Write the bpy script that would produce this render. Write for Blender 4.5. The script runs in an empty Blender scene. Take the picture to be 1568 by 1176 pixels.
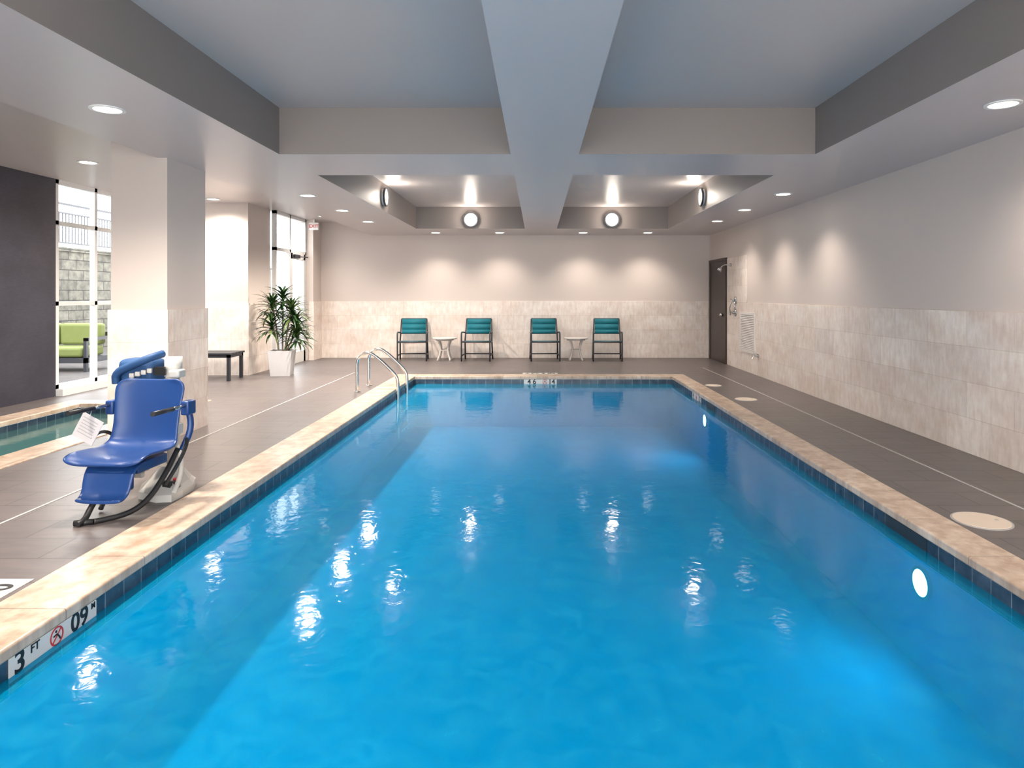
import bpy, bmesh, math, random
from mathutils import Vector, Matrix, Euler
random.seed(7)
S = bpy.context.scene
COL = S.collection

# ------------------------------------------------------------ materials
def newmat(name):
    m = bpy.data.materials.new(name); m.use_nodes = True
    nt = m.node_tree; nt.nodes.clear()
    out = nt.nodes.new('ShaderNodeOutputMaterial')
    return m, nt, out
def N(nt, t, **kw):
    n = nt.nodes.new(t)
    for k, v in kw.items():
        if k in n.inputs: n.inputs[k].default_value = v
        else: setattr(n, k, v)
    return n
def c4(c): return (c[0], c[1], c[2], 1.0)
def mixc(nt, fac, a, b, blend='MIX'):
    n = nt.nodes.new('ShaderNodeMix'); n.data_type = 'RGBA'; n.blend_type = blend
    for sock, v in ((n.inputs[0], fac), (n.inputs[6], a), (n.inputs[7], b)):
        if hasattr(v, 'is_output'): nt.links.new(v, sock)
        elif isinstance(v, (int, float)): sock.default_value = v
        else: sock.default_value = c4(v)
    return n.outputs[2]
def simple(name, col, rough=0.5, metal=0.0, var=0.06, scale=8.0, bump=0.0, spec=0.5, coat=0.0):
    m, nt, out = newmat(name)
    p = N(nt, 'ShaderNodeBsdfPrincipled'); p.inputs['Roughness'].default_value = rough
    p.inputs['Metallic'].default_value = metal
    p.inputs['Specular IOR Level'].default_value = spec
    p.inputs['Coat Weight'].default_value = coat
    tc = N(nt, 'ShaderNodeTexCoord'); nz = N(nt, 'ShaderNodeTexNoise'); nz.inputs['Scale'].default_value = scale
    nz.inputs['Detail'].default_value = 4
    nt.links.new(tc.outputs['Object'], nz.inputs['Vector'])
    a = [max(0, x*(1-var)) for x in col]; b = [min(1, x*(1+var)) for x in col]
    nt.links.new(mixc(nt, nz.outputs['Fac'], a, b), p.inputs['Base Color'])
    if bump:
        bp = N(nt, 'ShaderNodeBump'); bp.inputs['Strength'].default_value = bump; bp.inputs['Distance'].default_value = 0.01
        nt.links.new(nz.outputs['Fac'], bp.inputs['Height']); nt.links.new(bp.outputs[0], p.inputs['Normal'])
    nt.links.new(p.outputs[0], out.inputs[0])
    return m
def emis(name, col, st):
    m, nt, out = newmat(name)
    e = N(nt, 'ShaderNodeEmission'); e.inputs[0].default_value = c4(col); e.inputs[1].default_value = st
    nt.links.new(e.outputs[0], out.inputs[0]); return m
def brick(name, axes, c1, c2, mortar, w, h, ms, rough, offset=0.5, streak=None, shift=(0, 0), streak2=None, bump=0.15, spec=0.5):
    """axes: which object axes form the texture plane, e.g. 'XZ'"""
    m, nt, out = newmat(name)
    p = N(nt, 'ShaderNodeBsdfPrincipled'); p.inputs['Roughness'].default_value = rough
    p.inputs['Specular IOR Level'].default_value = spec
    tc = N(nt, 'ShaderNodeTexCoord'); sp = N(nt, 'ShaderNodeSeparateXYZ'); cb = N(nt, 'ShaderNodeCombineXYZ')
    nt.links.new(tc.outputs['Object'], sp.inputs[0])
    for i in (0, 1):
        ad = N(nt, 'ShaderNodeMath', operation='ADD'); ad.inputs[1].default_value = shift[i] + 30*w if i == 0 else shift[i]
        nt.links.new(sp.outputs[axes[i]], ad.inputs[0]); nt.links.new(ad.outputs[0], cb.inputs[i])
    b = N(nt, 'ShaderNodeTexBrick'); b.offset = offset
    b.inputs['Scale'].default_value = 1; b.inputs['Brick Width'].default_value = w; b.inputs['Row Height'].default_value = h
    b.inputs['Mortar Size'].default_value = ms; b.inputs['Mortar Smooth'].default_value = 0.1
    b.inputs['Color1'].default_value = c4(c1); b.inputs['Color2'].default_value = c4(c2); b.inputs['Mortar'].default_value = c4(mortar)
    nt.links.new(cb.outputs[0], b.inputs['Vector'])
    col = b.outputs['Color']
    for st in (streak, streak2):
        if not st: continue
        sc, lo, hi, sx, sy = st
        mp = N(nt, 'ShaderNodeMapping'); mp.inputs['Scale'].default_value = (sx, sy, 1)
        nt.links.new(cb.outputs[0], mp.inputs[0])
        nz = N(nt, 'ShaderNodeTexNoise'); nz.inputs['Scale'].default_value = sc; nz.inputs['Detail'].default_value = 7
        nz.inputs['Roughness'].default_value = 0.62
        nt.links.new(mp.outputs[0], nz.inputs['Vector'])
        cr = N(nt, 'ShaderNodeValToRGB'); cr.color_ramp.elements[0].position = 0.36; cr.color_ramp.elements[1].position = 0.62
        cr.color_ramp.elements[0].color = c4(lo); cr.color_ramp.elements[1].color = c4(hi)
        nt.links.new(nz.outputs['Fac'], cr.inputs[0])
        col = mixc(nt, 1.0, col, cr.outputs[0], 'MULTIPLY')
    nt.links.new(col, p.inputs['Base Color'])
    bp = N(nt, 'ShaderNodeBump'); bp.inputs['Strength'].default_value = bump; bp.inputs['Distance'].default_value = 0.004; bp.invert = True
    nt.links.new(b.outputs['Fac'], bp.inputs['Height']); nt.links.new(bp.outputs[0], p.inputs['Normal'])
    nt.links.new(p.outputs[0], out.inputs[0])
    return m

M = {}
M['ceil'] = simple('ceiling_satin_paint', (0.61, 0.555, 0.545), 0.34, var=0.02, scale=1)
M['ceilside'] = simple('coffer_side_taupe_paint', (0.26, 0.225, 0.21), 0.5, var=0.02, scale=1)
M['ceiltop'] = simple('coffer_top_grey_paint', (0.56, 0.515, 0.50), 0.36, var=0.02, scale=1)
M['paint'] = simple('wall_beige_paint', (0.68, 0.595, 0.545), 0.45, var=0.02, scale=1.5)
tr = dict(streak=(1.3, (0.88, 0.82, 0.78), (1.0, 1.0, 1.0), 1.5, 2.2), streak2=(5.0, (0.90, 0.87, 0.85), (1.04, 1.04, 1.04), 3.5, 1.0))
for k, ax in (('tileX', 'YZ'), ('tileY', 'XZ')):
    M[k] = brick('travertine_wall_tile_' + ax, ax, (0.92, 0.85, 0.79), (0.82, 0.75, 0.70), (0.69, 0.61, 0.56), 0.61, 0.325, 0.0025, 0.35, **tr)
M['floor'] = brick('deck_porcelain_tile', 'XY', (0.142, 0.122, 0.121), (0.125, 0.108, 0.108), (0.060, 0.052, 0.051), 0.61, 0.305, 0.004, 0.38,
                   streak=(3, (0.85, 0.85, 0.85), (1.05, 1.03, 1.0), 1, 4), bump=0.3)
M['dark'] = brick('dark_mosaic_wall', 'YZ', (0.045, 0.045, 0.068), (0.036, 0.036, 0.055), (0.03, 0.03, 0.04), 0.05, 0.012, 0.001, 0.5,
                  streak=(1.2, (0.75, 0.75, 0.75), (1.2, 1.2, 1.2), 1, 1))
cop = dict(streak=(9.0, (0.70, 0.60, 0.52), (1.08, 1.06, 1.02), 1, 1), streak2=(2.2, (0.84, 0.79, 0.75), (1.05, 1.04, 1.03), 1, 1))
M['copY'] = brick('granite_coping_long', 'YX', (0.66, 0.565, 0.48), (0.56, 0.465, 0.39), (0.30, 0.25, 0.21), 0.61, 3.0, 0.003, 0.3, offset=0, shift=(0, 31.5), **cop)
M['copX'] = brick('granite_coping_short', 'XY', (0.66, 0.565, 0.48), (0.56, 0.465, 0.39), (0.30, 0.25, 0.21), 0.61, 40.0, 0.003, 0.3, offset=0, shift=(0, 6), **cop)
for k, ax in (('ptX', 'YZ'), ('ptY', 'XZ')):
    M[k] = brick('pool_waterline_tile_' + ax, ax, (0.014, 0.034, 0.065), (0.035, 0.062, 0.095), (0.17, 0.22, 0.25), 0.152, 0.152, 0.003, 0.25, offset=0,
                 streak=(6, (0.5, 0.6, 0.7), (1.5, 1.4, 1.3), 1, 1), shift=(0, 3.04 + 0.04))
M['plaster'] = simple('pool_plaster', (0.006, 0.37, 0.74), 0.8, var=0.14, scale=5.0)  # colour noise paints soft caustic ripple light into the plaster
M['spaplaster'] = simple('spa_plaster', (0.13, 0.30, 0.30), 0.8, var=0.1, scale=2.5)
M['white'] = simple('white_metal', (0.80, 0.80, 0.79), 0.35, var=0.02)
M['trimw'] = simple('fixture_white', (0.85, 0.85, 0.83), 0.3, var=0.02)
M['steel'] = simple('stainless_steel', (0.72, 0.71, 0.69), 0.18, metal=1.0, var=0.03)
M['chrome'] = simple('chrome', (0.6, 0.6, 0.6), 0.15, metal=1.0, var=0.03)
M['black'] = simple('black_rubber', (0.02, 0.02, 0.022), 0.45)
M['frame'] = simple('dark_bronze_frame', (0.042, 0.044, 0.052), 0.4, metal=0.3)
M['teal'] = simple('teal_sling_fabric', (0.0, 0.155, 0.205), 0.7, var=0.12, scale=60, bump=0.2)
M['blue'] = simple('blue_molded_plastic', (0.013, 0.052, 0.195), 0.33, var=0.05)
M['blue2'] = simple('blue_fabric_cover', (0.014, 0.07, 0.20), 0.6, var=0.15, bump=0.5)
M['plas'] = simple('white_plastic', (0.64, 0.62, 0.58), 0.4, var=0.04)
M['red'] = simple('red_plastic', (0.6, 0.03, 0.03), 0.4)
M['brown'] = simple('dark_brown_door', (0.042, 0.025, 0.02), 0.4, var=0.1)
M['table'] = simple('table_grey_wood', (0.60, 0.57, 0.54), 0.45, var=0.1, scale=12)
M['pot'] = simple('white_planter', (0.64, 0.64, 0.65), 0.4, var=0.03)
M['soil'] = simple('soil', (0.05, 0.035, 0.025), 0.9, var=0.4, scale=40)
M['leaf'] = simple('dracaena_leaf', (0.014, 0.050, 0.009), 0.4, var=0.5, scale=9)
M['leaf2'] = simple('dracaena_leaf_light', (0.10, 0.155, 0.04), 0.4, var=0.4, scale=9)
M['cane'] = simple('cane_bark', (0.28, 0.21, 0.13), 0.8, var=0.3, scale=30)
M['lid'] = simple('skimmer_lid', (0.68, 0.575, 0.47), 0.5, var=0.03)
M['strip'] = simple('drain_strip', (0.42, 0.405, 0.395), 0.5, var=0.03)
M['vent'] = simple('vent_white', (0.80, 0.75, 0.71), 0.5, var=0.02)
M['ink'] = simple('sign_black_ink', (0.01, 0.01, 0.01), 0.5)
M['signred'] = simple('sign_red_ink', (0.55, 0.03, 0.03), 0.5)
M['sign'] = simple('sign_ceramic', (0.66, 0.64, 0.60), 0.25, var=0.04)
M['paper'] = simple('paper', (0.62, 0.59, 0.60), 0.7, var=0.08, scale=20)
M['green'] = simple('green_cushion', (0.16, 0.185, 0.05), 0.8, var=0.1)
M['skim'] = simple('skimmer_dark', (0.012, 0.02, 0.03), 0.4)
M['tan'] = simple('sconce_cap', (0.45, 0.36, 0.25), 0.4, metal=0.4)
M['stone'] = brick('retaining_stone', 'YZ', (0.135, 0.125, 0.105), (0.095, 0.088, 0.073), (0.035, 0.032, 0.028), 0.55, 0.26, 0.012, 0.9,
                   streak=(5, (0.6, 0.6, 0.6), (1.3, 1.3, 1.25), 1, 1), bump=1.0)
M['paver'] = brick('patio_paver', 'XY', (0.095, 0.077, 0.07), (0.07, 0.06, 0.057), (0.04, 0.036, 0.032), 0.3, 0.15, 0.006, 0.9)
M['lamp'] = emis('downlight_lens', (1.0, 0.90, 0.74), 7)
M['sconce'] = emis('sconce_lens', (1.0, 0.88, 0.70), 3.2)
M['ulamp'] = emis('underwater_lens', (0.75, 0.93, 1.0), 16)
for k in ('lamp', 'sconce', 'ulamp'):
    try: M[k].cycles.emission_sampling = 'NONE'
    except Exception: pass

def glassmat():
    m, nt, out = newmat('window_glass')
    t = N(nt, 'ShaderNodeBsdfTransparent'); t.inputs[0].default_value = (0.93, 0.95, 0.95, 1)
    g = N(nt, 'ShaderNodeBsdfGlossy'); g.inputs['Roughness'].default_value = 0.02
    f = N(nt, 'ShaderNodeLayerWeight'); f.inputs[0].default_value = 0.15
    mx = N(nt, 'ShaderNodeMixShader')
    nt.links.new(f.outputs[0], mx.inputs[0]); nt.links.new(t.outputs[0], mx.inputs[1]); nt.links.new(g.outputs[0], mx.inputs[2])
    nt.links.new(mx.outputs[0], out.inputs[0]); return m
M['glass'] = glassmat()
def watermat(name, tint, body, body2, bodyfac, ripple):
    m, nt, out = newmat(name)
    tc = N(nt, 'ShaderNodeTexCoord')
    n1 = N(nt, 'ShaderNodeTexNoise'); n1.inputs['Scale'].default_value = 15; n1.inputs['Detail'].default_value = 2; n1.inputs['Distortion'].default_value = 0.5
    n2 = N(nt, 'ShaderNodeTexNoise'); n2.inputs['Scale'].default_value = 5.0; n2.inputs['Detail'].default_value = 2
    nt.links.new(tc.outputs['Object'], n1.inputs['Vector']); nt.links.new(tc.outputs['Object'], n2.inputs['Vector'])
    b1 = N(nt, 'ShaderNodeBump'); b1.inputs['Strength'].default_value = 1.0; b1.inputs['Distance'].default_value = 0.0010*ripple
    b2 = N(nt, 'ShaderNodeBump'); b2.inputs['Strength'].default_value = 1.0; b2.inputs['Distance'].default_value = 0.0018*ripple
    nt.links.new(n1.outputs['Fac'], b1.inputs['Height']); nt.links.new(n2.outputs['Fac'], b2.inputs['Height'])
    nt.links.new(b2.outputs[0], b1.inputs['Normal'])
    t = N(nt, 'ShaderNodeBsdfTransparent'); t.inputs[0].default_value = c4(tint)
    vm = N(nt, 'ShaderNodeTexNoise'); vm.inputs['Scale'].default_value = 9.0; vm.inputs['Detail'].default_value = 4; vm.inputs['Distortion'].default_value = 0.7
    nt.links.new(tc.outputs['Object'], vm.inputs['Vector'])
    cr = N(nt, 'ShaderNodeValToRGB'); cr.color_ramp.elements[0].position = 0.40; cr.color_ramp.elements[1].position = 0.72  # mottled body colour, wave caustic light painted into the water
    cr.color_ramp.elements[0].color = c4(body); cr.color_ramp.elements[1].color = c4(body2)
    nt.links.new(vm.outputs['Fac'], cr.inputs[0])
    d = N(nt, 'ShaderNodeBsdfDiffuse'); nt.links.new(cr.outputs[0], d.inputs[0])
    g = N(nt, 'ShaderNodeBsdfGlossy'); g.inputs['Roughness'].default_value = 0.065
    nt.links.new(b1.outputs[0], g.inputs['Normal'])
    f = N(nt, 'ShaderNodeFresnel'); f.inputs[0].default_value = 1.18
    m1 = N(nt, 'ShaderNodeMixShader'); m1.inputs[0].default_value = bodyfac
    nt.links.new(t.outputs[0], m1.inputs[1]); nt.links.new(d.outputs[0], m1.inputs[2])
    m2 = N(nt, 'ShaderNodeMixShader')
    nt.links.new(f.outputs[0], m2.inputs[0]); nt.links.new(m1.outputs[0], m2.inputs[1]); nt.links.new(g.outputs[0], m2.inputs[2])
    nt.links.new(m2.outputs[0], out.inputs[0]); return m
M['water'] = watermat('pool_water', (0.28, 0.92, 1.0), (0.0, 0.315, 0.60), (0.01, 0.40, 0.66), 0.42, 1.0)
M['spawater'] = watermat('spa_water', (0.7, 0.95, 0.95), (0.10, 0.24, 0.25), (0.14, 0.28, 0.28), 0.3, 1.0)

# ------------------------------------------------------------ builder
def smoothpts(pts, it=2):
    pts = [Vector(p) for p in pts]
    for _ in range(it):
        q = [pts[0]]
        for a, b in zip(pts, pts[1:]):
            q += [a*0.75+b*0.25, a*0.25+b*0.75]
        q.append(pts[-1]); pts = q
    return pts
class B:
    def __init__(s, name):
        s.name = name; s.bm = bmesh.new(); s.mats = []
    def mi(s, k):
        if k not in s.mats: s.mats.append(k)
        return s.mats.index(k)
    def face(s, vs, k, smooth=False):
        try:
            f = s.bm.faces.new(vs); f.material_index = s.mi(k); f.smooth = smooth; return f
        except ValueError: return None
    def quad(s, pts, k, smooth=False):
        return s.face([s.bm.verts.new(p) for p in pts], k, smooth)
    def box(s, x0, x1, y0, y1, z0, z1, k, bev=0.0, mtx=None, side=None):
        vs = [s.bm.verts.new((x, y, z)) for x in (x0, x1) for y in (y0, y1) for z in (z0, z1)]
        fs = [(0, 1, 3, 2), (4, 6, 7, 5), (0, 4, 5, 1), (2, 3, 7, 6), (0, 2, 6, 4), (1, 5, 7, 3)]
        faces = [s.face([vs[i] for i in f], side if (side and q < 4) else k) for q, f in enumerate(fs)]
        if mtx is not None:
            for v in vs: v.co = mtx @ v.co
        if bev:
            es = set(e for f in faces for e in f.edges)
            r = bmesh.ops.bevel(s.bm, geom=list(es), offset=bev, segments=3, affect='EDGES', profile=0.5)
            for f in r['faces']: f.material_index = s.mi(k); f.smooth = True
    def tube(s, pts, r, k, seg=10, cap=True, r1=None):
        pts = [Vector(p) for p in pts]; n = len(pts); rings = []
        up = None
        for i, p in enumerate(pts):
            d = (pts[min(i+1, n-1)]-pts[max(i-1, 0)]).normalized()
            if up is None:
                up = Vector((0, 0, 1)) if abs(d.z) < 0.9 else Vector((1, 0, 0))
            a = (up - d*up.dot(d)).normalized(); b = d.cross(a); up = a
            rr = r if r1 is None else r+(r1-r)*i/(n-1)
            rings.append([s.bm.verts.new(p+(a*math.cos(t)+b*math.sin(t))*rr) for t in [2*math.pi*j/seg for j in range(seg)]])
        for A, C in zip(rings, rings[1:]):
            for j in range(seg):
                s.face([A[j], A[(j+1) % seg], C[(j+1) % seg], C[j]], k, seg > 4)
        if cap:
            s.face(rings[0][::-1], k); s.face(rings[-1], k)
    def cyl(s, p0, p1, r, k, seg=24, r1=None):
        s.tube([p0, p1], r, k, seg, r1=r1)
    def ring(s, c, nrm, r0, r1, th, k, seg=32):
        c = Vector(c); n = Vector(nrm).normalized()
        a = n.orthogonal().normalized(); b = n.cross(a)
        L = []
        for (r, h) in ((r0, 0), (r1, 0), (r1, th), (r0, th)):
            L.append([s.bm.verts.new(c+n*h+(a*math.cos(t)+b*math.sin(t))*r) for t in [2*math.pi*j/seg for j in range(seg)]])
        for q in range(4):
            A, C = L[q], L[(q+1) % 4]
            for j in range(seg): s.face([A[j], A[(j+1) % seg], C[(j+1) % seg], C[j]], k)
    def done(s, loc=(0, 0, 0), rot=(0, 0, 0), parent=None, bevel=0, solid=0, sub=0, recalc=True):
        if recalc: bmesh.ops.recalc_face_normals(s.bm, faces=s.bm.faces)
        me = bpy.data.meshes.new(s.name); s.bm.to_mesh(me); s.bm.free()
        for k in s.mats: me.materials.append(M[k])
        o = bpy.data.objects.new(s.name, me); COL.objects.link(o)
        o.location = loc; o.rotation_euler = rot
        if parent: o.parent = parent
        if solid:
            md = o.modifiers.new('solid', 'SOLIDIFY'); md.thickness = solid; md.offset = 0
        if bevel:
            md = o.modifiers.new('bevel', 'BEVEL'); md.width = bevel; md.segments = 2; md.limit_method = 'ANGLE'
        if sub:
            md = o.modifiers.new('sub', 'SUBSURF'); md.levels = sub; md.render_levels = sub
        return o
def empty(name, loc=(0, 0, 0), rot=(0, 0, 0)):
    e = bpy.data.objects.new(name, None); COL.objects.link(e); e.location = loc; e.rotation_euler = rot
    e.empty_display_size = 0.1
    return e
def text(name, body, size, mat, loc, rot, parent=None, ax='CENTER'):
    cu = bpy.data.curves.new(name, 'FONT'); cu.body = body; cu.size = size; cu.align_x = ax; cu.align_y = 'CENTER'
    cu.extrude = 0.0008; cu.offset = size*0.02
    cu.materials.append(M[mat])
    o = bpy.data.objects.new(name, cu); COL.objects.link(o); o.location = loc; o.rotation_euler = rot
    if parent: o.parent = parent
    return o
def light(name, kind, loc, energy, col=(1, 1, 1), rot=(0, 0, 0), parent=None, **kw):
    l = bpy.data.lights.new(name, kind); l.energy = energy; l.color = col
    for k, v in kw.items(): setattr(l, k, v)
    o = bpy.data.objects.new(name, l); COL.objects.link(o); o.location = loc; o.rotation_euler = rot
    if parent: o.parent = parent
    return o

# ------------------------------------------------------------ constants
ZC, ZU, ZL = 2.81, 3.26, 3.10
XR, YB, YN = 3.95, 15.25, -3.0
PL, PR, PN, PF = -2.17, 2.38, 1.15, 11.74
OL, OR_, ON, OF = -2.52, 2.64, 0.85, 12.05
WZ = -0.125; PB = -0.88
WH = 1.30

# ------------------------------------------------------------ shell
b = B('floor')
FX = [(-6.87, -6.35, YN, 11.97), (-6.35, -4.45, YN, 3.0), (-6.35, -4.45, 9.1, 11.97), (-5.2, -4.45, 11.97, YB), (-4.45, OL, YN, YB),
      (OL, OR_, YN, ON), (OL, OR_, OF, YB), (OR_, XR, YN, YB)]
for r in FX: b.box(r[0], r[1], r[2], r[3], -0.12, 0.0, 'floor')
b.done()

b = B('ceiling')
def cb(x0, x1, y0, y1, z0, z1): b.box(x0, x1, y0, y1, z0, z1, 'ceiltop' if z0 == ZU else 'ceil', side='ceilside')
CL, CR, BL, BR = -2.50, 2.69, -0.26, 0.40
cb(-3.78, CL, YN, YB, ZC, ZU+0.14); cb(CR, XR, YN, YB, ZC, ZU+0.14)
for y0, y1 in ((YN, -1.0), (6.45, 7.58), (13.73, YB)): cb(CL, CR, y0, y1, ZC, ZU+0.14)
for y0, y1 in ((-1.0, 6.45), (7.58, 13.73)):
    cb(BL, BR, y0, y1, ZC, ZU+0.14)
    cb(CL, BL, y0, y1, ZU, ZU+0.14); cb(BR, CR, y0, y1, ZU, ZU+0.14)
cb(-7.1, -3.78, YN, 11.97, ZL, ZU+0.14); cb(-5.3, -3.78, 11.97, YB, ZL, ZU+0.14)
b.done()

b = B('wall_back')
b.box(-5.4, 4.15, YB, YB+0.2, 0, 3.4, 'paint'); b.box(-4.95, XR-0.02, YB-0.02, YB, 0, WH, 'tileY', 0.004)
b.done()
b = B('wall_right')
b.box(XR, XR+0.2, YN, YB, 0, 3.4, 'paint')
b.box(XR-0.02, XR, YN, 12.53, 0, WH, 'tileX', 0.004)
b.box(XR-0.02, XR, 12.53, 13.82, 0, 2.2, 'tileX', 0.004)
b.done()
b = B('wall_left')
b.box(-7.1, -6.87, YN, 9.5, 0, ZL, 'dark')
b.done()
b = B('wall_partition')
b.box(-7.1, -5.2, 11.97, 12.97, 0, ZL, 'paint')
b.box(-6.87, -5.18, 11.95, 11.97, 0, WH, 'tileY'); b.box(-5.2, -5.18, 11.97, 12.97, 0, WH, 'tileX')
b.done()
b = B('wall_corner')
b.box(-5.3, -4.95, 14.7, YB, 0, ZL, 'paint')
b.box(-5.04, -4.93, 14.68, 14.7, 0, WH, 'tileY'); b.box(-4.95, -4.93, 14.7, YB-0.02, 0, WH, 'tileX')
b.done()
b = B('wall_near')
b.box(-7.1, -5.0, YN-0.2, YN, 0, 3.4, 'paint'); b.box(3.2, 4.15, YN-0.2, YN, 0, 3.4, 'paint'); b.box(-5.0, 3.2, YN-0.2, YN, 2.75, 3.4, 'paint')
b.done()
b = B('added_fill_window')  # unseen window behind the camera, added to let in daylight fill
for x in (-5.0, -3.0, -1.0, 1.0, 3.14): b.box(x, x+0.06, YN-0.14, YN-0.06, 0.0, 2.75, 'white')
b.box(-5, 3.2, YN-0.14, YN-0.06, 0, 0.1, 'white'); b.box(-5, 3.2, YN-0.14, YN-0.06, 2.69, 2.75, 'white')
b.quad([(-5, YN-0.1, 0), (3.2, YN-0.1, 0), (3.2, YN-0.1, 2.75), (-5, YN-0.1, 2.75)], 'glass')
b.done()
# column
b = B('column')
b.box(-4.24, -3.68, 6.62, 7.38, 0, ZL, 'paint')
b.box(-4.26, -3.66, 6.60, 6.62, 0, WH, 'tileY'); b.box(-4.26, -3.66, 7.38, 7.40, 0, WH, 'tileY')
b.box(-3.68, -3.66, 6.62, 7.38, 0, WH, 'tileX'); b.box(-4.26, -4.24, 6.62, 7.38, 0, WH, 'tileX')
b.done()
# left windows
b = B('window_2')
X0, X1 = -6.95, -6.87
b.box(X0-0.05, X1+0.1, 9.5, 11.95, 0, 0.10, 'white')
for y in (9.5, 10.34, 11.15, 11.89): b.box(X0, X1, y, y+0.06, 0.10, ZL, 'white')
for z in (0.10, 1.29, 2.45, ZL-0.06): b.box(X0, X1, 9.5, 11.95, z, z+0.06, 'white')
b.quad([(-6.91, 9.5, 0), (-6.91, 11.95, 0), (-6.91, 11.95, ZL), (-6.91, 9.5, ZL)], 'glass')
b.done()
b = B('door_1')
X0, X1 = -5.18, -5.10
for y in (12.98, 13.72, 14.63): b.box(X0, X1, y, y+0.06, 0.0, ZL-0.005, 'white')
for z in (2.32, ZL-0.065): b.box(X0, X1, 12.98, 14.69, z, z+0.06, 'white')
b.box(X0, X1, 12.98, 13.78, 0, 0.12, 'white'); b.box(X0, X1, 13.78, 14.64, 0.0, 0.24, 'white')
b.box(X0, X1, 13.78, 13.88, 0, 2.32, 'white'); b.box(X0, X1, 14.54, 14.64, 0, 2.32, 'white')
b.box(X0, X1, 13.78, 14.64, 2.2, 2.32, 'white'); b.box(X0, X1, 13.0, 13.78, 1.25, 1.31, 'white')
b.quad([(-5.14, 12.98, 0), (-5.14, 14.69, 0), (-5.14, 14.69, ZL-0.005), (-5.14, 12.98, ZL-0.005)], 'glass')
b.tube([(-5.10, 13.9, 1.02), (-5.03, 13.9, 1.02), (-5.03, 14.5, 1.02), (-5.10, 14.5, 1.02)], 0.018, 'steel')
b.box(-5.10, -5.05, 13.9, 14.2, 2.22, 2.29, 'frame'); b.tube([(-5.05, 14.1, 2.25), (-4.93, 14.3, 2.25), (-5.08, 14.5, 2.26)], 0.01, 'frame')
b.done()
# right brown door
XD = XR-0.002
b = B('door_2')
b.box(XD-0.035, XD, 13.92, 15.08, 0.0, 2.16, 'brown', 0.004)
b.box(XD-0.05, XD, 13.84, 13.92, 0, 2.22, 'brown'); b.box(XD-0.05, XD, 15.08, 15.16, 0, 2.22, 'brown'); b.box(XD-0.05, XD, 13.92, 15.08, 2.16, 2.22, 'brown')
b.cyl((XD-0.04, 14.05, 1.02), (XD-0.10, 14.05, 1.02), 0.03, 'chrome'); b.cyl((XD-0.09, 14.05, 1.02), (XD-0.09, 14.18, 1.02), 0.011, 'chrome')
b.done()

# ------------------------------------------------------------ pool
b = B('swimming_pool')
def shell(b, x0, x1, y0, y1, zb, plast, band=True, zt=-0.046):
    zm = -0.20
    if band:
        b.quad([(x0, y0, zm), (x0, y1, zm), (x0, y1, zt), (x0, y0, zt)], 'ptX'); b.quad([(x1, y0, zm), (x1, y1, zm), (x1, y1, zt), (x1, y0, zt)], 'ptX')
        b.quad([(x0, y0, zm), (x1, y0, zm), (x1, y0, zt), (x0, y0, zt)], 'ptY'); b.quad([(x0, y1, zm), (x1, y1, zm), (x1, y1, zt), (x0, y1, zt)], 'ptY')
    b.quad([(x0, y0, zb), (x0, y1, zb), (x0, y1, zm), (x0, y0, zm)], plast); b.quad([(x1, y0, zb), (x1, y1, zb), (x1, y1, zm), (x1, y0, zm)], plast)
    b.quad([(x0, y0, zb), (x1, y0, zb), (x1, y0, zm), (x0, y0, zm)], plast); b.quad([(x0, y1, zb), (x1, y1, zb), (x1, y1, zm), (x0, y1, zm)], plast)
    b.quad([(x0, y0, zb), (x1, y0, zb), (x1, y1, zb), (x0, y1, zb)], plast)
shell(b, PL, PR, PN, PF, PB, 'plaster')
b.box(PR-0.004, PR+0.01, 4.07, 4.55, -0.19, -0.05, 'skim'); b.box(PR-0.004, PR+0.01, 8.95, 9.35, -0.19, -0.05, 'skim')
b.done()
b = B('pool_coping')
b.box(OL, PL+0.012, ON, OF, -0.045, 0.012, 'copY', 0.012); b.box(PR-0.012, OR_, ON, OF, -0.045, 0.012, 'copY', 0.012)
b.box(PL+0.012, PR-0.012, PF-0.012, OF, -0.045, 0.012, 'copX', 0.012); b.box(PL+0.012, PR-0.012, ON, PN+0.012, -0.045, 0.012, 'copX', 0.012)
b.done()
b = B('pool_water')
b.quad([(PL, PN, WZ), (PR, PN, WZ), (PR, PF, WZ), (PL, PF, WZ)], 'water'); b.done(recalc=False)
b = B('spa_tub'); shell(b, -6.05, -4.78, 3.3, 8.8, -0.8, 'spaplaster'); b.done()
b = B('spa_coping')
b.box(-6.35, -6.04, 3.0, 9.1, -0.045, 0.012, 'copY', 0.01); b.box(-4.79, -4.45, 3.0, 9.1, -0.045, 0.012, 'copY', 0.01)
b.box(-6.04, -4.79, 3.0, 3.31, -0.045, 0.012, 'copX', 0.01); b.box(-6.04, -4.79, 8.79, 9.1, -0.045, 0.012, 'copX', 0.01)
b.done()
b = B('spa_water'); b.quad([(-6.05, 3.3, -0.12), (-4.78, 3.3, -0.12), (-4.78, 8.8, -0.12), (-6.05, 8.8, -0.12)], 'spawater'); b.done(recalc=False)
# drain strips
b = B('deck_drain_strip'); b.box(3.27, 3.29, YN, 13.2, 0, 0.003, 'strip'); b.done()
b = B('deck_drain_strip'); b.box(-3.405, -3.385, YN, 12.4, 0, 0.003, 'strip'); b.done()
# skimmer lids
for x, y, r in ((2.84, 4.26, 0.16), (2.88, 9.2, 0.14), (2.80, 10.6, 0.12)):
    b = B('skimmer_lid'); b.cyl((0, 0, 0.0), (0, 0, 0.008), r, 'lid', 40); b.ring((0, 0, 0.0), (0, 0, 1), r, r+0.012, 0.005, 'strip', 40)
    b.cyl((r*0.6, 0, 0.008), (r*0.6, 0, 0.010), 0.012, 'strip', 12); b.done((x, y, 0.0))

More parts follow.
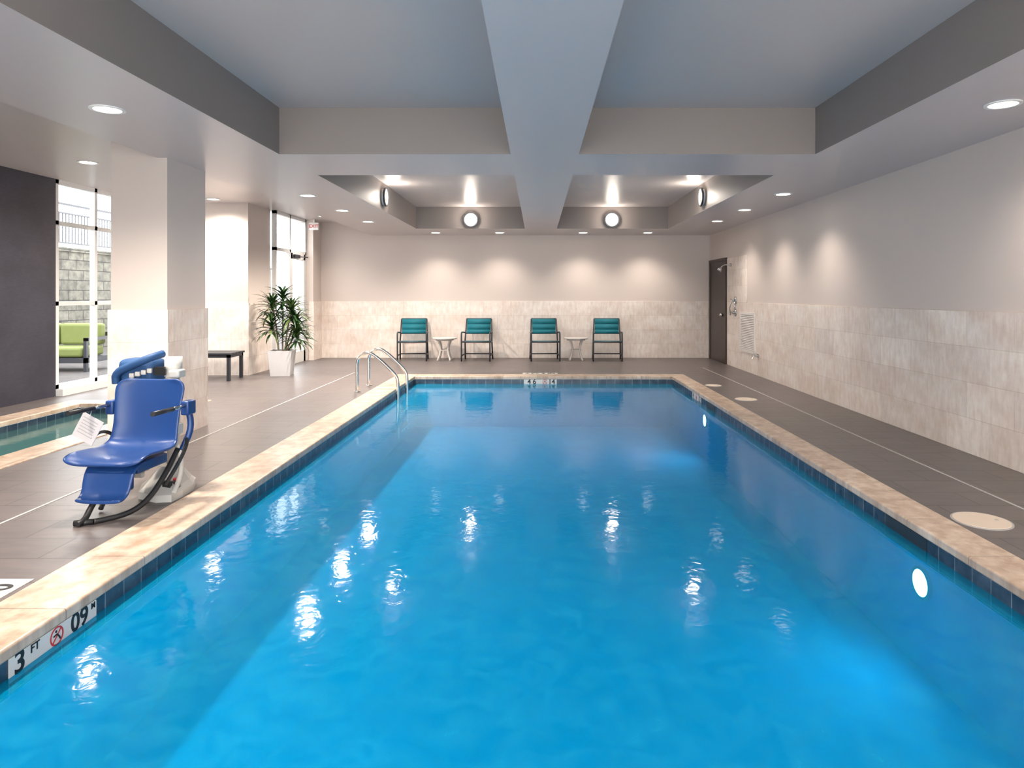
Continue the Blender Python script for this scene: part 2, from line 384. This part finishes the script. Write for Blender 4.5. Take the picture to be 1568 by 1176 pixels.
# depth markers
def nodive(par, c, rot, r):
    e = empty('no_diving_symbol', c, rot); e.parent = par
    b = B('ring'); b.ring((0, 0, 0), (0, 0, 1), r*0.82, r, 0.0015, 'signred'); b.box(-r*0.85, r*0.85, -r*0.08, r*0.08, 0, 0.0015, 'signred', mtx=Matrix.Rotation(math.radians(45), 4, 'Z'))
    b.tube([(-r*0.5, r*0.1, 0.001), (0, r*0.2, 0.001), (r*0.35, -0.2*r, 0.001), (r*0.5, -0.5*r, 0.001)], r*0.09, 'ink', 6)
    b.cyl((-r*0.1, r*0.5, 0), (-r*0.1, r*0.5, 0.0015), r*0.14, 'ink', 12)
    b.done(parent=e)
R90 = math.pi/2
e = empty('depth_marker', (PL+0.001, 3.0, -0.088))
b = B('tile'); b.box(0, 0.004, -0.27, 0.27, -0.06, 0.040, 'sign'); b.done(parent=e)
rt = (R90, 0, R90)
text('number', '3', 0.13, 'ink', (0.005, -0.215, 0), rt, e); text('unit', 'FT', 0.05, 'ink', (0.005, -0.13, 0.02), rt, e)
nodive(e, (0.004, -0.0, 0), rt, 0.042)
text('number', '09', 0.12, 'ink', (0.005, 0.15, 0), rt, e); text('unit', 'M', 0.04, 'ink', (0.005, 0.245, 0.022), rt, e)
e = empty('depth_marker', (0.05, PF-0.001, -0.088))
b = B('tile'); b.box(-0.29, 0.29, -0.004, 0, -0.06, 0.040, 'sign'); b.done(parent=e)
rt = (R90, 0, 0)
text('number', '4 6', 0.12, 'ink', (-0.15, -0.005, 0), rt, e); nodive(e, (0.08, -0.004, 0), rt, 0.042); text('number', '14', 0.12, 'ink', (0.20, -0.005, 0), rt, e)
e = empty('depth_marker', (PR-0.001, 9.95, -0.088))
b = B('tile'); b.box(-0.004, 0, -0.27, 0.27, -0.06, 0.040, 'sign'); b.done(parent=e)
rt = (R90, 0, -R90)
text('number', '4', 0.12, 'ink', (-0.005, 0.2, 0), rt, e); nodive(e, (-0.004, 0, 0), rt, 0.042); text('number', '12', 0.12, 'ink', (-0.005, -0.18, 0), rt, e)
e = empty('depth_marker', (-2.66, 3.13, 0.0))
b = B('tile'); b.box(-0.10, 0.10, -0.26, 0.26, 0, 0.003, 'sign'); b.done(parent=e)
text('number', '0.9', 0.16, 'ink', (0, 0.10, 0.004), (0, 0, -R90), e); nodive(e, (0, -0.16, 0.003), (0, 0, -R90), 0.07)
e = empty('depth_marker', (0.05, 12.22, 0.0))
b = B('tile'); b.box(-0.32, 0.32, -0.10, 0.10, 0, 0.003, 'sign'); b.done(parent=e)
text('number', '4 FT 6 IN', 0.14, 'ink', (0, 0, 0.004), (0, 0, 0), e)

# underwater lights
for y, z in ((4.11, -0.33), (9.41, -0.33)):
    e = empty('underwater_pool_light', (PR-0.001, y, z))
    b = B('bezel'); b.ring((0, 0, 0), (-1, 0, 0), 0.08, 0.10, 0.02, 'steel'); b.cyl((0, 0, 0), (-0.012, 0, 0), 0.08, 'ulamp'); b.done(parent=e)
    light('lamp', 'AREA', (-0.03, 0, 0), 4, (0.75, 0.95, 1.0), (0, R90, 0), e, shape='DISK', size=0.14)

# ladder
b = B('pool_ladder')
for y in (9.93, 10.62):
    pts = [(-2.69, y, 0.0), (-2.69, y, 0.30), (-2.69, y, 0.50), (-2.55, y, 0.60), (-2.42, y, 0.545), (-2.16, y, 0.30), (-2.08, y, 0.20), (-2.08, y, 0.0), (-2.08, y, -0.70)]
    b.tube(smoothpts(pts, 3), 0.024, 'steel', 14)
    b.cyl((-2.69, y, 0.0), (-2.69, y, 0.015), 0.05, 'steel')
    b.tube([(PL+0.002, y, -0.6), (-2.08, y, -0.6)], 0.015, 'steel')
for z in (-0.32, -0.6): b.box(-2.13, -2.03, 9.95, 10.60, z-0.012, z+0.012, 'steel')
b.done()

# ------------------------------------------------------------ downlights & sconces
WARM = (1.0, 0.89, 0.78)
def downlight(x, y, z, watt, size=130, blend=0.9):
    e = empty('recessed_downlight', (x, y, z))
    b = B('trim'); b.ring((0, 0, 0), (0, 0, -1), 0.092, 0.118, 0.008, 'trimw'); b.cyl((0, 0, 0), (0, 0, -0.003), 0.092, 'lamp'); b.done(parent=e)
    light('lamp', 'SPOT', (0, 0, -0.095), watt, WARM, (0, 0, 0), e, spot_size=math.radians(size), spot_blend=blend, shadow_soft_size=0.09)
for y in (-1.5, 1.7, 4.88, 9.13, 10.75, 12.4): downlight(-3.15, y, ZC, 290, 158)  # first two are out of view, added for fill light
for y in (-1.5, 1.7): downlight(3.32, y, ZC, 90, 158, 1.0)  # unseen pair, added to raise the general fill
downlight(3.32, 4.75, ZC, 55, 150, 1.0)
for y in (9.0, 10.67, 12.3): downlight(3.32, y, ZC, 60, 122, 1.0)
for x in (-2.23, -0.83, 1.0, 2.42): downlight(x, 14.6, ZC, 66, 122, 1.0)
for y in (4.5, 8.3, 11.5): downlight(-5.6, y, ZL, 180, 150)  # the two nearer ones are added for more fill
downlight(-4.5, 14.0, ZL, 60)
def sconce(p, n, watt):
    e = empty('round_sconce', p); n = Vector(n)
    b = B('body'); b.cyl((0, 0, 0), n*0.035, 0.13, 'trimw', 36); b.ring(n*0.035, n, 0.13, 0.155, 0.03, 'frame', 36)
    b.ring(n*0.035, n, 0.075, 0.13, 0.015, 'sconce', 36); b.cyl(n*0.035, n*0.065, 0.07, 'tan', 24); b.done(parent=e)
    light('lamp', 'POINT', n*0.16, watt, WARM, (0, 0, 0), e, shadow_soft_size=0.09)
for x in (-1.37, 1.53):
    sconce((x, 13.73, 2.99), (0, -1, 0), 9)
    sconce((x, -1.0, 2.99), (0, 1, 0), 25)  # unseen near-end sconces, added as extra light in the coffer
for y in (10.78, 2.0):  # nearer pair is out of view, added to light the near coffer
    sconce((CL, y, 3.03), (1, 0, 0), 9 if y > 5 else 25); sconce((CR, y, 3.03), (-1, 0, 0), 9 if y > 5 else 25)

# exit sign
e = empty('exit_sign', (-4.88, 14.55, 2.94))
b = B('body'); b.box(-0.10, 0.10, -0.02, 0.02, -0.08, 0.08, 'trimw', 0.005); b.cyl((0, 0, 0.08), (0, 0, 0.16), 0.02, 'trimw'); b.done(parent=e)
text('letters', 'EXIT', 0.10, 'signred', (0, -0.022, 0), (R90, 0, 0), e)

# ------------------------------------------------------------ patio chairs
def patio_chair(x, y, rz):
    e = empty('patio_armchair', (x, y, 0), (0, 0, rz))
    b = B('frame'); r = 0.017
    for s in (-1, 1):
        X = 0.31*s
        b.tube(smoothpts([(X, -0.27, 0), (X, -0.28, 0.55), (X, -0.27, 0.62), (X, -0.18, 0.63), (X, 0.23, 0.60)], 1), r, 'frame', 8)
        b.tube([(X, 0.30, 0), (X*0.97, 0.20, 0.42), (X*0.90, 0.33, 0.90)], r, 'frame', 8)
        b.tube([(X, -0.28, 0.42), (X*0.97, 0.20, 0.40)], r, 'frame', 8)
        b.tube([(X, -0.27, 0.12), (X, 0.27, 0.12)], r*0.8, 'frame', 8)
    b.tube([(-0.31, -0.28, 0.42), (0.31, -0.28, 0.42)], r, 'frame', 8)
    b.tube([(-0.30, 0.20, 0.40), (0.30, 0.20, 0.40)], r, 'frame', 8)
    b.tube([(-0.28, 0.33, 0.90), (0.28, 0.33, 0.90)], r, 'frame', 8)
    b.tube([(-0.28, 0.245, 0.58), (0.28, 0.245, 0.58)], r*0.8, 'frame', 8)
    b.tube([(-0.31, 0.27, 0.12), (0.31, 0.27, 0.12)], r*0.8, 'frame', 8)
    b.done(parent=e)
    b = B('seat_sling')
    pr = [(-0.28, 0.432), (-0.15, 0.415), (0.0, 0.40), (0.12, 0.40), (0.20, 0.412)]
    for (a, c) in zip(pr, pr[1:]): b.quad([(-0.295, a[0], a[1]), (0.295, a[0], a[1]), (0.295, c[0], c[1]), (-0.295, c[0], c[1])], 'teal', True)
    b.done(parent=e, solid=0.012)
    b = B('back_sling')
    pr = [(0.242, 0.58), (0.268, 0.66), (0.30, 0.78), (0.333, 0.90)]
    for (a, c) in zip(pr, pr[1:]): b.quad([(-0.265, a[0]-0.016, a[1]), (0.265, a[0]-0.016, a[1]), (0.265, c[0]-0.016, c[1]), (-0.265, c[0]-0.016, c[1])], 'teal', True)
    b.done(parent=e, solid=0.012)
for x, rz in ((-2.75, 0.10), (-1.33, -0.04), (0.16, 0.06), (1.54, -0.06)): patio_chair(x, 14.72, rz)
def side_table(x, y):
    b = B('side_table')
    b.cyl((0, 0, 0.47), (0, 0, 0.50), 0.27, 'table', 36)
    b.ring((0, 0, 0.44), (0, 0, 1), 0.17, 0.20, 0.03, 'table')
    for k in range(4):
        a = math.radians(45+90*k); c, s = math.cos(a), math.sin(a)
        b.tube(smoothpts([(c*0.19, s*0.19, 0.46), (c*0.12, s*0.12, 0.32), (c*0.11, s*0.11, 0.18), (c*0.20, s*0.20, 0.0)], 2), 0.02, 'table', 8)
    b.ring((0, 0, 0.22), (0, 0, 1), 0.085, 0.12, 0.02, 'table')
    b.done((x, y, 0))
side_table(-2.05, 14.72); side_table(0.85, 14.72)

# bench
b = B('bench')
for i in range(5): b.box(-6.3, -5.13, 11.12+i*0.115, 11.12+i*0.115+0.10, 0.44, 0.47, 'frame', 0.004)
b.box(-6.28, -5.15, 11.14, 11.18, 0.39, 0.44, 'frame'); b.box(-6.28, -5.15, 11.62, 11.66, 0.39, 0.44, 'frame')
for x in (-6.27, -5.20):
    for y in (11.14, 11.61): b.box(x, x+0.05, y, y+0.05, 0, 0.44, 'frame')
    b.box(x, x+0.05, 11.18, 11.62, 0.39, 0.44, 'frame')
b.done()

# ------------------------------------------------------------ plant
e = empty('potted_dracaena', (-4.60, 12.0, 0))
b = B('planter')
def frustum(b, w0, w1, z0, z1, k):
    lo = [b.bm.verts.new((sx*w0, sy*w0, z0)) for sx, sy in ((-1, -1), (1, -1), (1, 1), (-1, 1))]
    hi = [b.bm.verts.new((sx*w1, sy*w1, z1)) for sx, sy in ((-1, -1), (1, -1), (1, 1), (-1, 1))]
    for i in range(4): b.face([lo[i], lo[(i+1) % 4], hi[(i+1) % 4], hi[i]], k)
    return lo, hi
lo, hi = frustum(b, 0.165, 0.205, 0, 0.45, 'pot'); b.face(lo[::-1], 'pot')
lo2, hi2 = frustum(b, 0.17, 0.185, 0.40, 0.45, 'pot'); b.face(lo2, 'soil')
for i in range(4): b.face([hi[i], hi[(i+1) % 4], hi2[(i+1) % 4], hi2[i]], 'pot')
b.done(parent=e, rot=(0, 0, 0.15))
b = B('foliage')
def leaf(b, o, az, el, L, w, k):
    d = Vector((math.cos(az), math.sin(az), 0)); side = Vector((-math.sin(az), math.cos(az), 0))
    p = Vector(o); n = 7; prev = None; ang = el
    for i in range(n+1):
        t = i/n; ww = w*(math.sin(math.pi*min(1, 0.15+t*0.85))**0.7)*(1 if i < n else 0.05)
        dirv = d*math.cos(ang)+Vector((0, 0, 1))*math.sin(ang)
        nv = side.cross(dirv)
        a = b.bm.verts.new(p-side*ww); m_ = b.bm.verts.new(p+nv*ww*0.35); c = b.bm.verts.new(p+side*ww)
        if prev:
            b.face([prev[0], prev[1], m_, a], k, True); b.face([prev[1], prev[2], c, m_], k, True)
        prev = (a, m_, c); p = p+dirv*(L/n); ang -= random.uniform(0.10, 0.24)
canes = [((0.0, 0.02), (0.00, 0.05), 1.42), ((0.06, -0.04), (0.20, -0.06), 1.20), ((-0.06, 0.0), (-0.17, -0.02), 1.28), ((0.03, 0.07), (0.19, 0.14), 0.95), ((-0.03, -0.07), (-0.14, -0.12), 0.92), ((0.08, 0.0), (0.26, 0.02), 0.76)]
for base, top, h in canes:
    pts = smoothpts([(base[0], base[1], 0.40), ((base[0]+top[0])/2*0.8, (base[1]+top[1])/2*0.8, (0.4+h)/2), (top[0], top[1], h)], 2)
    b.tube(pts, 0.016, 'cane', 8, r1=0.011)
    nl = 64
    for i in range(nl):
        t = i/nl
        o = (top[0], top[1], h-0.18+0.20*t)
        leaf(b, o, i*2.399+random.uniform(-0.2, 0.2), -0.1+1.4*t+random.uniform(-0.15, 0.15), random.uniform(0.28, 0.44), random.uniform(0.016, 0.024), 'leaf' if random.random() < 0.8 else 'leaf2')
b.done(parent=e)

# ------------------------------------------------------------ shower, vent, spigot
b = B('shower_fixture')
x = XR-0.021
b.cyl((x, 13.5, 2.05), (x-0.03, 13.5, 2.05), 0.035, 'chrome'); b.tube(smoothpts([(x, 13.5, 2.05), (x-0.16, 13.5, 2.06), (x-0.22, 13.5, 1.98)], 2), 0.012, 'chrome')
b.cyl((x-0.21, 13.5, 2.0), (x-0.25, 13.5, 1.94), 0.02, 'chrome', r1=0.05)
for z in (1.34, 1.09):
    b.cyl((x, 13.2, z), (x-0.025, 13.2, z), 0.075, 'chrome'); b.cyl((x-0.02, 13.2, z), (x-0.07, 13.2, z), 0.025, 'chrome'); b.tube([(x-0.06, 13.2, z), (x-0.07, 13.3, z+0.02)], 0.01, 'chrome')
b.cyl((x, 13.55, 1.09), (x-0.025, 13.55, 1.09), 0.06, 'chrome')
b.tube(smoothpts([(x-0.03, 13.3, 1.34), (x-0.08, 13.35, 1.2), (x-0.06, 13.4, 1.12), (x-0.02, 13.5, 1.09)], 2), 0.01, 'chrome')
b.tube([(x-0.01, 13.2, 1.09), (x-0.03, 13.2, 1.34)], 0.01, 'chrome')
b.done()
b = B('wall_vent_grille')
b.box(x-0.02, x, 12.0, 12.05, 0.37, 1.12, 'vent'); b.box(x-0.02, x, 12.83, 12.88, 0.37, 1.12, 'vent')
b.box(x-0.02, x, 12.05, 12.83, 0.37, 0.42, 'vent'); b.box(x-0.02, x, 12.05, 12.83, 1.07, 1.12, 'vent'); b.box(x-0.004, x, 12.05, 12.83, 0.42, 1.07, 'strip')
for i in range(20):
    z = 0.43+i*0.032
    b.quad([(x-0.005, 12.05, z+0.02), (x-0.005, 12.83, z+0.02), (x-0.018, 12.83, z), (x-0.018, 12.05, z)], 'vent')
b.done()
b = B('hose_spigot')
b.cyl((x, 11.85, 0.36), (x-0.02, 11.85, 0.36), 0.035, 'chrome'); b.tube(smoothpts([(x, 11.85, 0.36), (x-0.09, 11.85, 0.36), (x-0.11, 11.85, 0.30)], 2), 0.013, 'chrome'); b.ring((x-0.06, 11.85, 0.40), (0, 0, 1), 0.015, 0.03, 0.01, 'chrome'); b.cyl((x-0.06, 11.85, 0.36), (x-0.06, 11.85, 0.41), 0.007, 'chrome')
b.done()

# ------------------------------------------------------------ pool lift chair
e = empty('pool_lift_chair', (-2.755, 4.66, 0), (0, 0, math.radians(-3)))
def shellsurf(name, prof, wfun, curv, k, th=0.018, nx=8):
    b = B(name); rows = []
    n = len(prof)
    for i, (y, z) in enumerate(prof):
        tt = i/(n-1); w = wfun(tt)
        p0 = prof[max(i-1, 0)]; p1 = prof[min(i+1, n-1)]
        dy, dz = p1[0]-p0[0], p1[1]-p0[1]; l = math.hypot(dy, dz)
        ny, nz = dz/l, -dy/l
        if nz < 0 or (abs(nz) < 0.3 and ny > 0): ny, nz = -ny, -nz
        row = []
        for j in range(nx+1):
            u = -1+2*j/nx; c = curv*abs(u)**3
            row.append(b.bm.verts.new((u*w, y+ny*c, z+nz*c)))
        rows.append(row)
    for A, C in zip(rows, rows[1:]):
        for j in range(nx): b.face([A[j], A[j+1], C[j+1], C[j]], k, True)
    return b.done(parent=e, solid=th, sub=2)
prof = [(p.x, p.z) for p in smoothpts([(0.12, 0, 0.845), (0.10, 0, 0.77), (0.07, 0, 0.62), (0.05, 0, 0.50), (0.02, 0, 0.40), (-0.08, 0, 0.365), (-0.20, 0, 0.375), (-0.32, 0, 0.385), (-0.39, 0, 0.375), (-0.41, 0, 0.35)], 1)]
def wf(t):
    if t < 0.12: return 0.18+0.08*math.sin(t/0.12*math.pi/2)
    if t > 0.88: return 0.19+0.08*math.cos((t-0.88)/0.12*math.pi/2)
    if t < 0.5: return 0.26-0.022*math.sin((t-0.12)/0.38*math.pi)
    return 0.26+0.01*min(1, (t-0.5)/0.2)
shellsurf('seat_shell', prof, wf, 0.035, 'blue', 0.024)
fp = [(p.x, p.z) for p in smoothpts([(-0.24, 0, 0.33), (-0.31, 0, 0.32), (-0.35, 0, 0.26), (-0.37, 0, 0.17), (-0.42, 0, 0.135), (-0.46, 0, 0.135)], 1)]
shellsurf('footrest', fp, lambda t: 0.18-0.03*t, 0.012, 'blue', 0.022)
b = B('seat_frame')
b.box(-0.15, 0.15, -0.28, 0.04, 0.27, 0.34, 'blue', 0.012)
b.box(-0.10, 0.10, -0.34, -0.24, 0.16, 0.31, 'blue', 0.015)
b.tube(smoothpts([(0.21, 0.06, 0.36), (0.20, -0.06, 0.22), (0.17, -0.20, 0.08), (0.11, -0.32, 0.02), (-0.02, -0.46, 0.018)], 2), 0.018, 'black', 8)
b.tube(smoothpts([(-0.06, -0.36, 0.16), (-0.07, -0.42, 0.09), (-0.07, -0.47, 0.03), (-0.08, -0.52, 0.018)], 2), 0.018, 'black', 8)
b.tube([(-0.12, -0.50, 0.018), (-0.02, -0.46, 0.018)], 0.018, 'black', 8)
b.tube(smoothpts([(-0.21, 0.06, 0.36), (-0.20, -0.04, 0.22), (-0.17, -0.14, 0.08), (-0.15, -0.22, 0.018)], 2), 0.016, 'black', 8)
for s in (-1, 1):
    b.box(0.275*s-0.03, 0.275*s+0.03, 0.03, 0.13, 0.60, 0.70, 'blue', 0.012)
    b.tube([(0.275*s, 0.05, 0.67), (0.28*s, -0.12, 0.67)], 0.012, 'chrome', 10)
    b.tube([(0.28*s, -0.11, 0.67), (0.285*s, -0.34, 0.675)], 0.016, 'black', 10)
    b.tube(smoothpts([(0.25*s, 0.11, 0.66), (0.28*s, 0.12, 0.5), (0.24*s, 0.06, 0.35)], 2), 0.022, 'blue', 8)
b.done(parent=e)
b = B('seat_belt')
b.tube(smoothpts([(0.25, 0.10, 0.44), (0.30, 0.02, 0.40), (0.29, -0.05, 0.30), (0.22, -0.10, 0.15)], 2), 0.013, 'black', 4)
b.tube(smoothpts([(-0.25, 0.08, 0.44), (-0.30, 0.0, 0.50), (-0.29, -0.12, 0.46)], 2), 0.012, 'black', 4)
b.done(parent=e)
b = B('instruction_tag')
mt = Matrix.Translation((-0.31, -0.12, 0.54)) @ Matrix.Rotation(math.radians(28), 4, 'Y')
b.box(-0.08, 0.08, -0.002, 0.002, -0.10, 0.08, 'paper', mtx=mt)
for i in range(6): b.box(-0.06, 0.05, -0.0035, -0.002, 0.05-i*0.022, 0.056-i*0.022, 'strip', mtx=mt)
b.tube([(-0.30, -0.12, 0.61), (-0.285, -0.12, 0.67)], 0.002, 'paper', 4)
b.done(parent=e)
b = B('mast')
b.cyl((0.03, 0.30, 0.05), (0.03, 0.30, 0.86), 0.045, 'plas'); b.cyl((0.03, 0.30, 0.84), (0.03, 0.30, 0.985), 0.06, 'plas')
b.box(0.05, 0.13, 0.20, 0.30, 0.84, 0.90, 'plas', 0.015); b.box(-0.06, 0.02, 0.20, 0.22, 0.86, 0.92, 'ink')
b.box(-0.05, 0.11, 0.12, 0.30, 0.42, 0.50, 'plas', 0.01)
b.tube([(0.03, 0.24, 0.82), (0.02, 0.15, 0.70), (0.02, 0.10, 0.5)], 0.03, 'plas', 10)
b.done(parent=e)
b = B('battery_cover')
b.box(-0.36, -0.08, 0.22, 0.42, 0.74, 0.975, 'blue2', 0.05)
b.tube(smoothpts([(-0.34, 0.20, 0.80), (-0.34, 0.19, 0.88), (-0.20, 0.18, 0.94), (-0.08, 0.20, 0.99), (-0.05, 0.30, 1.01)], 2), 0.028, 'blue2', 8)
b.box(-0.24, -0.02, 0.24, 0.38, 0.3, 0.76, 'plas', 0.02)
for i in range(4): b.box(-0.24+i*0.045, -0.205+i*0.045, 0.19, 0.21, 0.84+i*0.012, 0.875+i*0.012, 'plas', 0.006)
b.done(parent=e)
b = B('base')
pts = [(-0.17, 0.45), (0.00, 0.50), (0.12, 0.44), (0.195, 0.28), (0.21, 0.12), (0.20, 0.0), (0.10, -0.02), (-0.08, 0.06), (-0.18, 0.25)]
bo = [b.bm.verts.new((x, y, 0.0)) for x, y in pts]; cx, cy = 0.03, 0.27
md = [b.bm.verts.new((x, y, 0.05)) for x, y in pts]
tp = [b.bm.verts.new((cx+(x-cx)*0.82, cy+(y-cy)*0.82, 0.08)) for x, y in pts]
tp2 = [b.bm.verts.new((cx+(x-cx)*0.35, cy+(y-cy)*0.35, 0.20)) for x, y in pts]
for A, C in ((bo, md), (md, tp), (tp, tp2)):
    for i in range(len(pts)): b.face([A[i], A[(i+1) % 9], C[(i+1) % 9], C[i]], 'plas')
b.face(tp2, 'plas'); b.face(bo[::-1], 'plas')
b.box(0.10, 0.16, 0.05, 0.08, 0.08, 0.13, 'ink', 0.004)
b.cyl((0.16, 0.12, 0.07), (0.16, 0.12, 0.12), 0.028, 'black'); b.cyl((0.16, 0.12, 0.12), (0.16, 0.12, 0.135), 0.018, 'red')
b.tube(smoothpts([(0.10, 0.20, 0.38), (0.17, 0.16, 0.30), (0.19, 0.14, 0.16), (0.19, 0.04, 0.05)], 2), 0.018, 'plas', 10)
b.box(-0.20, 0.0, -0.02, 0.02, 0.17, 0.21, 'plas', 0.01); b.box(-0.14, -0.08, -0.02, 0.2, 0.17, 0.20, 'plas', 0.01)
b.done(parent=e)

# ------------------------------------------------------------ exterior
b = B('patio_ground'); b.box(-30, -7.15, -4, 60, -0.2, -0.03, 'paver'); b.box(-7.15, -5.2, 12.97, 60, -0.2, -0.03, 'paver'); b.done()
b = B('retaining_wall'); b.box(-12.6, -12.0, 4, 30, -0.03, 2.55, 'stone'); b.box(-12.65, -11.95, 4, 30, 2.55, 2.65, 'stone'); b.done()
b = B('terrace_railing')
for i in range(11): b.box(-12.33, -12.27, 5+i*2.4, 5.06+i*2.4, 2.65, 3.85, 'frame')
b.box(-12.33, -12.27, 5, 29, 3.78, 3.83, 'frame'); b.box(-12.32, -12.28, 5, 29, 2.78, 2.82, 'frame'); b.box(-12.32, -12.28, 5, 29, 3.55, 3.59, 'frame')
for i in range(200): b.box(-12.31, -12.29, 5+i*0.12, 5.02+i*0.12, 2.8, 3.57, 'frame')
b.done()
b = B('patio_sofa')
b.box(-10.4, -8.6, 12.7, 13.5, 0.14, 0.24, 'frame'); 
for x in (-10.4, -8.66):
    for y in (12.7, 13.44): b.box(x, x+0.06, y, y+0.06, -0.03, 0.62, 'frame')
b.box(-10.4, -10.34, 12.7, 13.5, 0.56, 0.62, 'frame'); b.box(-8.66, -8.6, 12.7, 13.5, 0.56, 0.62, 'frame'); b.box(-10.4, -8.6, 13.44, 13.5, 0.62, 0.70, 'frame')
for i in range(2):
    x0 = -10.32+i*0.83
    b.box(x0, x0+0.81, 12.68, 13.35, 0.25, 0.44, 'green', 0.05); b.box(x0, x0+0.81, 13.22, 13.42, 0.45, 0.88, 'green', 0.06)
b.done()

# world
w = bpy.data.worlds.new('sky'); S.world = w; w.use_nodes = True
nt = w.node_tree; bg = nt.nodes['Background']
tc = nt.nodes.new('ShaderNodeTexCoord'); sp = nt.nodes.new('ShaderNodeSeparateXYZ'); cr = nt.nodes.new('ShaderNodeValToRGB')
nt.links.new(tc.outputs['Generated'], sp.inputs[0]); nt.links.new(sp.outputs[2], cr.inputs[0])
cr.color_ramp.elements[0].color = (1, 1, 1, 1); cr.color_ramp.elements[1].color = (0.88, 0.94, 1, 1)
nt.links.new(cr.outputs[0], bg.inputs[0]); bg.inputs[1].default_value = 5.5

# camera
cam = bpy.data.cameras.new('camera'); co = bpy.data.objects.new('camera', cam); COL.objects.link(co)
co.location = (0, 0, 1.45); co.rotation_euler = (R90, 0, 0)
cam.sensor_width = 36; cam.lens = 36*1020/1568; cam.shift_x = -39/1568; cam.shift_y = -137/1568
cam.clip_end = 200
S.camera = co
S.view_settings.view_transform = 'Standard'; S.view_settings.exposure = 0.62
